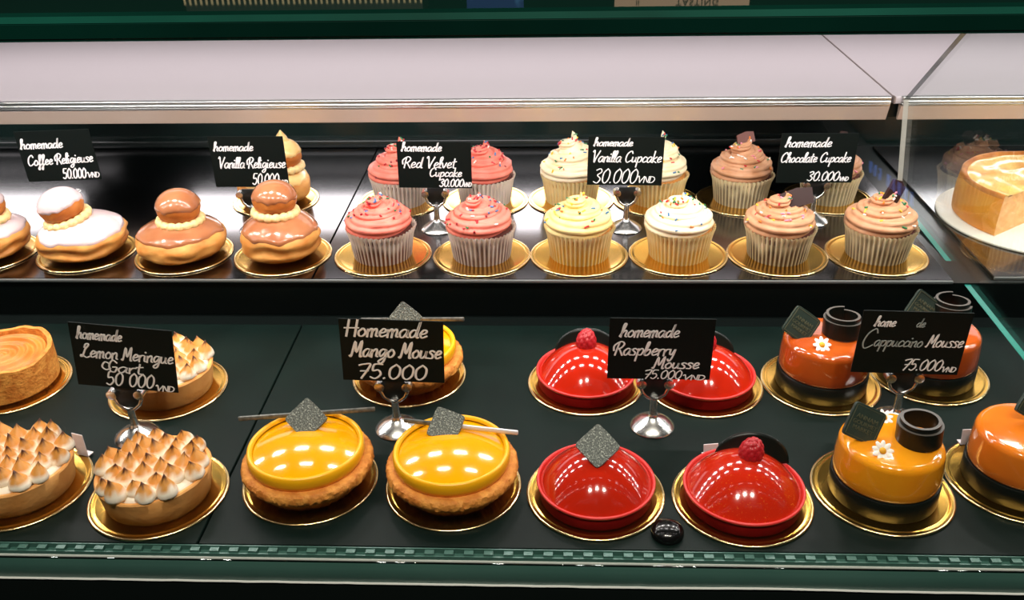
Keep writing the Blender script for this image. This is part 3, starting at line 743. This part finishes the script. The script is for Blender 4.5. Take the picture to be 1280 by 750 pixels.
def raspberry_cake(x, y, label, rz=0, gold=False):
    t = thing('raspberry_mousse_tart', label, 'mousse cake', (x, y, BT), rz, 'raspberry mousse tarts')
    b = MB()
    b.lathe([(.0001, 0), (.0402, 0), (.0408, .001), (.0416, .0108)], 120, cap1=False); b.obj('tart_shell', 'red_shell', t)
    l = MB(); l.lathe([(.0416, .0104), (.0425, .0112), (.0427, .0124), (.0420, .0132), (.0408, .0128), (.0402, .0112)], 120, cap0=False, cap1=False); l.obj('shell_lip', 'red_lip', t, angle=180)
    d = MB(); prof = [(.0404, .0105)]
    for i in range(29):
        q = i / 28 * PI / 2; rr = .0400 * math.cos(q); prof.append((rr + .0001, .0112 + .0230 * (1 - (rr / .0400) ** 2.15)))
    d.lathe(prof, 110, cap0=False); d.obj('raspberry_dome', 'red_glaze_warm' if gold else 'red_glaze', t, angle=180)
    return t
def cappuccino(x, y, label, glz, rz=0):
    t = thing('cappuccino_mousse_cake', label, 'mousse cake', (x, y, BT), rz, 'cappuccino mousse cakes')
    b = MB(); b.lathe([(.0001, 0), (.0372, 0), (.0376, .001), (.0376, .0150), (.0370, .0158), (.0345, .0160), (.0001, .0160)], 100); b.obj('chocolate_base', 'choc_black', t)
    d = MB(); prof = [(.0340, .0150), (.0358, .0156), (.0366, .0178), (.0366, .0240), (.0362, .0330), (.0356, .0392)]
    for i in range(1, 9):
        q = i / 8 * PI / 2; prof.append((.0356 - .0055 * (1 - math.cos(q)), .0392 + .0056 * math.sin(q)))
    prof += [(.020, .0455), (.0001, .0460)]
    d.lathe(prof, 110, cap0=False); d.obj('mousse', glz, t, angle=180)
    return t

# ------------------------------------------------------------------ price signs on chrome stands
def base_mesh():
    b = MB(); b.lathe([(.0001, 0), (.0172, 0), (.0178, .0006), (.0174, .0014), (.0140, .0042), (.0095, .0070), (.0055, .0090), (.0042, .0105), (.0036, .0120)], 72); return b.mesh('base', 'chrome', angle=60)
BASE = base_mesh()
def stem_mesh():
    b = MB(); b.lathe([(.0036, .0112), (.0030, .0150), (.0028, .0260), (.0034, .0275)], 24); return b.mesh('stem', 'chrome', angle=60)
STEM = stem_mesh()
def arm_mesh(s):
    b = MB(); b.tube([(0, 0, .026), (s * .004, 0, .0272), (s * .0085, 0, .031), (s * .0105, 0, .036), (s * .0108, 0, .0415)], .0017, 10); return b.mesh('clip_arm', 'chrome', angle=60)
def roll_mesh(s):
    b = MB(); b.tube([(s * .0108, -.0040, .0415), (s * .0108, -.0038, .0415), (s * .0108, .0038, .0415), (s * .0108, .0040, .0415)], lambda q: .0040 if .2 < q < .8 else .0032, 18); return b.mesh('clip_roll', 'chrome', angle=50)
ARMS = {s: (arm_mesh(s), roll_mesh(s)) for s in (-1, 1)}
PLATE = MB().box(-.0088, .0088, -.0009, .0009, .0285, .0475, bev=.0006).mesh('clip_plate', 'clip_black')
def sign(key, x, y, z, cx, cz, w, h, roll, yaw, lines, text_label, stand_label, lean=0.0, rm=1.0):
    t = thing('sign_stand', stand_label, 'sign holder', (x, y, z), yaw, 'chrome price sign stands')
    put('base', BASE, t); put('stem', STEM, t)
    for s in (-1, 1):
        a = put('clip_arm', ARMS[s][0], t); put('clip_roll', ARMS[s][1], a)
    put('clip_plate', PLATE, t)
    c = MB().box(-w / 2, w / 2, -.0005, .0005, -h / 2, h / 2)
    card = c.obj('price_sign', 'card', None, (cx, y - .0016, cz), (lean, roll, yaw), smooth=False)
    tag(card, text_label, 'price sign', 'black handwritten price signs')
    L = MB(); faint = False
    for ln in lines:
        txt, u0, u1, vb, hh = ln[:5]; fa = len(ln) > 5 and ln[5]; sl = ln[6] if len(ln) > 6 else 0.0
        if any(ch.islower() for ch in txt) and key != 'mango': hh *= .80
        write(L, txt, -w / 2 + u0 * w, -w / 2 + u1 * w, h / 2 - vb * h, hh * h, (.00062 if hh > .15 else .00048) * rm, slope=sl, mi=1 if fa else 0)
        faint = faint or fa
    L.obj('lettering', ['chalk', 'chalk_faint'] if faint else 'chalk', card, smooth=False)

Z0, ZU = 0.0, HU
sign('lemon', -.3325, .5883, Z0, -.3262, .0750, .078, .0560, math.radians(5.5), 0, [
    ('homemade', .06, .50, .24, .24), ('Lemon Meringue', .08, .98, .53, .27), ('Tart', .28, .66, .74, .24), ('50 000', .28, .76, .96, .22), ('VND', .78, .96, .99, .09)],
    'black price sign for the lemon meringue tart, tilted, on lower level', 'chrome sign stand holding the lemon meringue price sign')
sign('mango', -.1240, .6020, Z0, -.1221, .0740, .0795, .0550, math.radians(1.8), 0, [
    ('Homemade', .05, .84, .27, .26), ('Mango Mouse', .09, .97, .60, .26), ('75.000', .13, .82, .96, .24)],
    'black price sign for the mango mousse in bold upright lettering', 'chrome sign stand holding the mango price sign', rm=1.25)
sign('rasp', .0812, .6084, Z0, .0835, .0730, .0795, .0540, math.radians(.6), 0, [
    ('homemade', .10, .66, .30, .27), ('Raspberry', .05, .64, .60, .28), ('Mousse', .44, .88, .815, .25), ('75.000', .35, .72, .99, .145), ('VND', .74, .95, 1.0, .08)],
    'black price sign for the raspberry mousse in front of two red domes', 'chrome sign stand holding the raspberry price sign')
sign('capp', .2764, .6189, Z0, .2756, .0733, .0820, .0550, math.radians(1.6), 0, [
    ('home', .12, .31, .24, .20), ('de', .50, .58, .24, .18, True), ('C', .03, .14, .60, .32, True), ('appuccino', .15, .60, .56, .24, True), ('Mousse', .64, .97, .55, .26), ('75.000', .46, .83, .94, .18), ('VND', .84, .97, .95, .08)],
    'black price sign for the cappuccino mousse with half rubbed-out lettering', 'chrome sign stand holding the cappuccino price sign', rm=.85)
sign('coffee', -.5293, .9213, ZU, -.5270, .1200, .0815, .0560, math.radians(-2.0), 0, [
    ('homemade', .03, .60, .34, .24), ('Coffee Religieuse', .06, .95, .68, .26, False, .03), ('50.000', .48, .80, .96, .20), ('VND', .82, .98, .95, .10)],
    'black price sign for the coffee religieuse at the far left of upper level', 'chrome sign stand holding the coffee religieuse price sign', rm=1.1)
sign('vanrel', -.3249, .9167, ZU, -.3200, .1140, .0795, .0560, 0, 0, [
    ('homemade', .05, .58, .28, .22), ('Vanilla Religieuse', .08, .98, .62, .27), ('50.000', .50, .86, .95, .22), ('VND', .87, .98, .94, .08)],
    'black price sign for the vanilla religieuse behind a brown-glazed religieuse', 'chrome sign stand holding the vanilla religieuse price sign')
sign('red', -.1245, .9187, ZU, -.1234, .1090, .0780, .0510, math.radians(.8), 0, [
    ('homemade', .06, .60, .20, .24), ('Red Velvet', .07, .78, .56, .30), ('Cupcake', .42, .86, .745, .24), ('30.000', .55, .88, .965, .165), ('VND', .88, .99, .96, .09)],
    'black price sign for the red velvet cupcake between two pink cupcakes', 'chrome sign stand holding the red velvet price sign')
sign('van', .0801, .9206, ZU, .0767, .1120, .0785, .0530, math.radians(.8), 0, [
    ('homemade', .07, .58, .19, .21), ('Vanilla Cupcake', .05, .97, .52, .29), ('30.000', .07, .66, .96, .30), ('VND', .67, .90, .94, .13)],
    'black price sign for the vanilla cupcake between white cupcakes', 'chrome sign stand holding the vanilla cupcake price sign', rm=.95)
sign('choc', .2834, .9400, ZU, .2794, .1075, .0795, .0545, 0, 0, [
    ('homemade', .06, .66, .27, .25), ('Chocolate Cupcake', .02, .94, .58, .25), ('30.000', .40, .82, .96, .19), ('VND', .83, .95, .96, .08)],
    'black price sign for the chocolate cupcake at the right of upper level', 'chrome sign stand holding the chocolate cupcake price sign')

# ------------------------------------------------------------------ upper level, left to right
def rel(x, y, txt, *a, **k):
    board(x, y, ZU, txt); return religieuse(x, y, txt + k.pop('more', ''), *a, **k)
rel(-.5925, .855, 'white-glazed religieuse cut by the left edge of the photo', 3, 'glaze_white', lean=(.008, 0), tilt=(0, .02))
rel(-.4875, .858, 'white-glazed religieuse leaning left with a tilted white top', 21, 'glaze_white', lean=(-.0095, -.003), tilt=(.10, -.20))
rel(-.3823, .8541, 'brown-glazed religieuse with a shiny round ball, between two signs', 8, 'glaze_brown', lean=(.003, 0), tilt=(0, .02), h=.0380)
rel(-.2775, .8518, 'brown-glazed religieuse beside the pink cupcakes, cracked pastry base', 15, 'glaze_brown', lean=(-.002, .002), tilt=(-.05, .03), h=.0468, a=.0412)
rel(-.3245, 1.001, 'pale religieuse mostly hidden behind the vanilla religieuse sign', 30, 'glaze_cream', lean=(.016, 0), s=.92, peak=True, ballh=.036, h=.0415)

cups = [
 ('red', -.1732, .8517, 'pink-frosted red velvet cupcake, front left, with a dark striped case', 41, 1.0, 1.0, (0, 0), 1.0, 'front left pink cupcake'),
 ('red', -.0713, .8507, 'pink-frosted red velvet cupcake, front right, topped with red crumbs', 42, 1.0, 1.05, (.06, 0), .9, 'front right pink cupcake topped with red crumbs'),
 ('red', -.1757, .9979, 'pink-frosted cupcake half hidden at the left of red velvet sign', 43, 1.05, 1.25, (.05, 0), .55, 'pink cupcake at the left of red velvet sign'),
 ('red', -.0771, .9984, 'pink-frosted cupcake half hidden at the right of red velvet sign', 44, 1.0, 1.15, (0, 0), .35, 'pink cupcake at the right of red velvet sign'),
 ('van', .0280, .8514, 'cream-yellow frosted vanilla cupcake in front of the vanilla sign', 45, 1.0, 1.0, (0, 0), 1.0, 'cream-yellow vanilla cupcake at the front left'),
 ('van', .1285, .8534, 'white-frosted vanilla cupcake, front right, with sparse bright sprinkles', 46, 1.0, .95, (0, 0), .9, 'white vanilla cupcake at the front right'),
 ('van', .0224, 1.0014, 'tall white-frosted cupcake at the left of vanilla cupcake sign', 47, 1.1, 1.35, (0, 0), .4, 'tall white cupcake at the left of vanilla sign'),
 ('van', .1205, 1.0000, 'tall white-frosted cupcake half hidden at right of vanilla cupcake sign', 48, 1.1, 1.35, (-.05, 0), .8, 'tall white cupcake at the right of vanilla sign'),
 ('choc', .2278, .8523, 'chocolate-frosted cupcake, front left, with a dark chocolate slab on top', 49, 1.0, 1.0, (0, 0), 1.0, 'front left chocolate cupcake with the dark slab'),
 ('choc', .3268, .8540, 'chocolate-frosted cupcake nearest the glass divider, with a triangular chocolate piece', 50, 1.0, 1.05, (-.05, 0), .9, 'chocolate cupcake nearest the glass divider'),
 ('choc', .2165, 1.0000, 'chocolate-frosted cupcake at the left of chocolate sign, chocolate curl on top', 51, 1.05, 1.2, (0, 0), .8, 'chocolate cupcake at the left of chocolate sign'),
 ('choc', .3170, 1.0050, 'chocolate-frosted cupcake mostly hidden behind the chocolate cupcake sign', 52, 1.05, 1.2, (.05, 0), .6, 'chocolate cupcake hidden behind the chocolate sign'),
]
for kind, x, y, lab, seed, fs, tall, lean, dark, under in cups:
    board(x, y, ZU, under)
    t, top, rp = cupcake(kind, x, y, lab, seed, fs, tall, lean, dark)
    rz = t.rotation_euler.z
    loc = lambda wx, wy, wz: tuple(Matrix.Rotation(-rz, 3, 'Z') @ Vector((wx, wy, 0)) + Vector((0, 0, wz)))
    if seed == 49: shard(t, loc(.010, -.004, top.z - .003), (-.55, -.35, -rz - .1), (.0170, .0085))
    if seed == 50: shard(t, loc(.006, -.002, top.z + .001), (-.15, .55, -rz + .4), (.0100, .0110))
    if seed == 51: shard(t, loc(-.001, 0, top.z + .001), (-.5, -.25, -rz + .2), (.0105, .0062), 'choc_milk')
    if seed == 52: shard(t, loc(.008, .004, top.z - .004), (-.3, .4, -rz), (.006, .009))

# cheesecake beyond the divider
def cheesecake():
    x, y = .5290, .9450
    o = MB().lathe([(.0001, 0), (.1035, 0), (.1045, .0008), (.1045, .0022), (.1035, .003), (.0001, .003)], 120).obj('cake_plate', 'plate_white', None, (x, y, ZU))
    tag(o, 'round white cake board under the cut cheesecake', 'cake board')
    t = thing('cheesecake', 'large golden baked cheesecake with a wedge cut out, beyond the divider', 'cake', (x, y, ZU + .003))
    a0, a1, n = math.radians(292), math.radians(217 + 360), 200
    def sector(prof, fn):
        rows = []
        for (r, z) in prof:
            row = []
            for i in range(n + 1):
                a = a0 + (a1 - a0) * i / n; rr, zz = fn(r, z, a); row.append((rr * math.cos(a), rr * math.sin(a), zz))
            rows.append(row)
        return MB().grid(rows, False)
    wob = lambda r, z, a: (r + .0008 * nz(math.cos(a), math.sin(a), z * 20, 2.5, 2), z)
    body = [(.0001, 0), (.0865, 0), (.0880, .0015), (.0888, .012), (.0878, .028), (.0862, .0400)]
    sector(body, wob).obj('cake_body', 'cake_side', t, angle=180)
    sector([(.0862, .0395), (.0858, .0432), (.0842, .0446), (.0817, .0436), (.0795, .0412)], lambda q, z, a: (q + .0008 * nz(math.cos(a), math.sin(a), z * 20, 2.5, 2), z + .0014 * nz(math.cos(a), math.sin(a), 1, 3, 8))).obj('browned_rim', 'cake_rim', t, angle=180)
    sector([(.0815, .0424)] + [(.0808 * (1 - i / 24) + .0001, .0410 + .0010 * math.sin(i)) for i in range(25)], lambda q, z, a: (q, z + .0020 * nz(q * math.cos(a) * 40, q * math.sin(a) * 40, 0, 1, 3))).obj('baked_top', 'cake_top', t, angle=180)
    for a in (a0, a1):
        pr = [(0, 0)] + body[1:] + [(.0858, .0432), (.0842, .0444), (.0817, .0432), (.0795, .0412), (0, .0412)]
        f = MB(); f.add([(r * math.cos(a), r * math.sin(a), z) for r, z in pr], [tuple(range(len(pr)))]); f.obj('cut_face', 'cake_cut', t, smooth=False)
cheesecake()

# ------------------------------------------------------------------ lower level
for x, y, lab, u, s in [(-.3940, .5240, 'lemon meringue tart at the front left corner, cut by the frame', 'front left corner meringue tart', 61),
                        (-.2876, .5183, 'lemon meringue tart in front of its price sign', 'meringue tart in front of lemon sign', 62),
                        (-.3320, .6567, 'lemon meringue tart half hidden behind its price sign', 'meringue tart half hidden behind lemon sign', 63)]:
    board(x, y, 0, u); meringue_tart(x, y, lab, s, s * .7)
board(-.4750, .6620, 0, 'plain golden tart at the left edge')
plain_tart(-.4790, .6640, 'plain golden tart without meringue at the left edge behind meringue tarts')

def facing(nx, ny, nzv): return Vector((nx, ny, nzv))
for x, y, lab, u in [(-.1791, .5352, 'glossy yellow mango mousse tart, front left, grey square and dark stick', 'front left mango tart'),
                     (-.0718, .5314, 'glossy yellow mango mousse tart, front right, with half-silver stick', 'front right mango tart'),
                     (-.1249, .6796, 'yellow mango mousse tart hidden behind the mango price sign', 'mango tart hidden behind the mango sign')]:
    board(x, y, 0, u); t = mango(x, y, lab)
    if x < -.15:
        plaque(t, (-.0027, .0190, .0415), (-.80, math.radians(45), .05), .0235, 'plaque_sparkle'); stick(t, (-.0555, .0225, .0385), (.0455, .0365, .0385), 'stick_dark')
    elif x < -.1:
        plaque(t, (-.004, .020, .0445), (-.55, math.radians(38), .0), .0235, 'plaque_sparkle'); stick(t, (-.045, .0290, .0385), (.0475, .0310, .0385), 'stick_dark')
    else:
        plaque(t, (-.0056, .0190, .0395), (-.85, math.radians(20), 0), .0225, 'plaque_sparkle'); stick(t, (-.038, .0275, .0375), (.0478, .0140, .0370), 'stick_dark', 'stick_silver')

for x, y, lab, u, k in [(.0323, .5243, 'red raspberry mousse dome with grey dusted square on top', 'red dome with the grey square', 'sq'),
                        (.1370, .5201, 'red raspberry mousse dome, front, gold-dusted with a fresh raspberry', 'front red dome topped with a raspberry', 'fr'),
                        (.0297, .6698, 'red raspberry mousse dome at the left of raspberry price sign', 'red dome left of the raspberry sign', 'bl'),
                        (.1307, .6681, 'red raspberry mousse dome at the right of raspberry price sign', 'red dome right of the raspberry sign', 'br')]:
    board(x, y, 0, u); t = raspberry_cake(x, y, lab, 0, k == 'fr')
    if k == 'sq': plaque(t, (.0005, -.0010, .0425), (-.86, math.radians(47), 0), .0235, 'plaque_sparkle')
    else:
        put('raspberry', BERRY, t, (.0040 if k == 'fr' else 0, .006, .0372), (.2, .1, 1.0 if k == 'fr' else 2.2))
        fan(t, (.009 if k == 'fr' else .001, .0225, .0160), (-.25, .08 if k == 'fr' else 0, 0), .055, .0225)

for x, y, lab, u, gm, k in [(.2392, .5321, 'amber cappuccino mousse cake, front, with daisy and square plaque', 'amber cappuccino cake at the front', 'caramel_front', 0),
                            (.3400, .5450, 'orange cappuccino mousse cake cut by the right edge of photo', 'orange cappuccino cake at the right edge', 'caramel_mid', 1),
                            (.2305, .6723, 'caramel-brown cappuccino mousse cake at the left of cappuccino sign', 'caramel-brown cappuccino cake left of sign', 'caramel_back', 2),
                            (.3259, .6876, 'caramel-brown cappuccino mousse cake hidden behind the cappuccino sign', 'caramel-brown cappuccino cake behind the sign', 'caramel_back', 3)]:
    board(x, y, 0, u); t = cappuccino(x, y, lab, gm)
    if k == 1:
        flower(t, (.004, -.012, .0462), (.15, 0, .3), 6, 1.0); plaque(t, (.004, .012, .058), (-.35, .6, .2), .022, 'plaque_dark', text=True); curl(t, (.024, .004, .0435), (0, 0, 2.2))
        continue
    flower(t, (-.0130, -.0180, .0476) if k == 0 else (-.0098, -.0185, .0476), (.72 if k == 0 else .62, 0, 0), 9 if k == 0 else 8, 1.15)
    if k == 0: flower(t, (.0005, .0215, .0472), (.55, 0, .2), 8, 1.0)
    plaque(t, [(-.0208, .0020, .0560), 0, (-.0225, .0020, .0545), (-.0100, .0120, .0570)][k], (-.42, math.radians(28 if k == 0 else 38), .15), .0250, 'plaque_dark', text=True)
    curl(t, [(.0165, -.0020, .0434), 0, (.0118, .0040, .0436), (.0155, .0150, .0440)][k], (-.05, .06, 2.5 if k == 0 else 1.2), drop=.0062)

# paper tags standing behind some of the cakes
def paper_tag(x, y, label, rz=0.0, w=.009, h=.012, lean=-.25):
    b = MB(); b.add([(-w / 2, 0, 0), (w / 2, 0, 0), (w / 2 * .9, .0002, h), (-w / 2 * 1.15, .0002, h), (-w / 2, .0006, 0), (w / 2, .0006, 0), (w / 2 * .9, .0008, h), (-w / 2 * 1.15, .0008, h)],
                    [(0, 1, 2, 3), (4, 7, 6, 5), (0, 4, 5, 1), (3, 2, 6, 7), (0, 3, 7, 4), (1, 5, 6, 2)])
    b.box(-w / 2, w / 2, .0006, .006, 0, .0005)
    o = b.obj('paper_tag', 'paper', None, (x, y, .0020), (0, 0, rz), smooth=False)
    return tag(o, label, 'paper tag', 'small white paper tags')
paper_tag(.1215, .5660, 'small white paper tag behind the front raspberry-topped dome', .15, .011, .012)
paper_tag(.3215, .5850, 'small white paper tag beside the cappuccino cake at right edge', .1, .013, .014)
paper_tag(-.3640, .5600, 'small white paper tag behind the tart at front left corner', -.3, .010, .020)

# black knob on the tray
kb = thing('black_knob', 'small glossy black domed knob on tray between two raspberry domes', 'knob', (.0797, .4830, 0))
MB().lathe([(.0001, 0), (.0105, 0), (.0112, .0008), (.0112, .0035), (.0100, .0058), (.0070, .0076), (.0035, .0084), (.0001, .0086)], 48).obj('knob_cap', 'knob', kb)

# ------------------------------------------------------------------ things on the counter glass, seen as reflections in it
CT = 0.3375
tc_ = thing('tasting_card', 'tan card reading TASTING standing on the counter glass, upside-down reflection', 'card', (.135, 1.0, CT))
MB().box(-.070, .070, 0, .0015, 0, .0918).obj('card', 'tasting', tc_, smooth=False)
put('lettering', print_mesh('lettering', 'TASTING', .0098, 'ink', spacing=1.15), tc_, (.016, -.0006, .0808), (PI / 2, 0, 0))
put('small_print', print_mesh('small_print', 'II', .008, 'ink'), tc_, (-.046, -.0006, .0805), (PI / 2, 0, 0))
bs = thing('ribbed_basket', 'pale ribbed basket on the counter glass, seen mirrored at top left', 'basket', (-.27, 1.02, CT))
MB().box(-.13, .13, .004, .05, 0, .0955).obj('basket_body', 'rattan_dark', bs, smooth=False)
rb = MB()
for i in range(44): rb.tube([(-.129 + i * .006, 0, 0), (-.129 + i * .006, 0, .0815)], .0013, 6)
rb.obj('ribs', 'rattan', bs)
lf = MB().box(-.030, .030, 0, .001, 0, .0905).obj('blue_leaflet', 'blue_card', None, (-.060, 1.0, CT), (0, 0, 0), smooth=False)
tag(lf, 'blue leaflet standing on the counter glass beside the ribbed basket', 'leaflet')

# blue letters glowing on the shop wall opposite, mirrored in the front pane
ns = thing('shop_sign', 'blue glowing shop letters mirrored in the front glass at upper right', 'sign', (0.641, -0.671, 0.482))
X_ = Vector((0.0788, -0.4918, 0.1815)).normalized(); U_ = Vector((0.0, 0.074, 1.0)); U_ = (U_ - X_ * U_.dot(X_)).normalized(); N_ = X_.cross(U_)
ns.rotation_euler = Matrix((X_, U_, N_)).transposed().to_euler()
put('lettering', print_mesh('lettering', 'ANNAM GOU', .034, 'neon', .001, 2.5), ns)
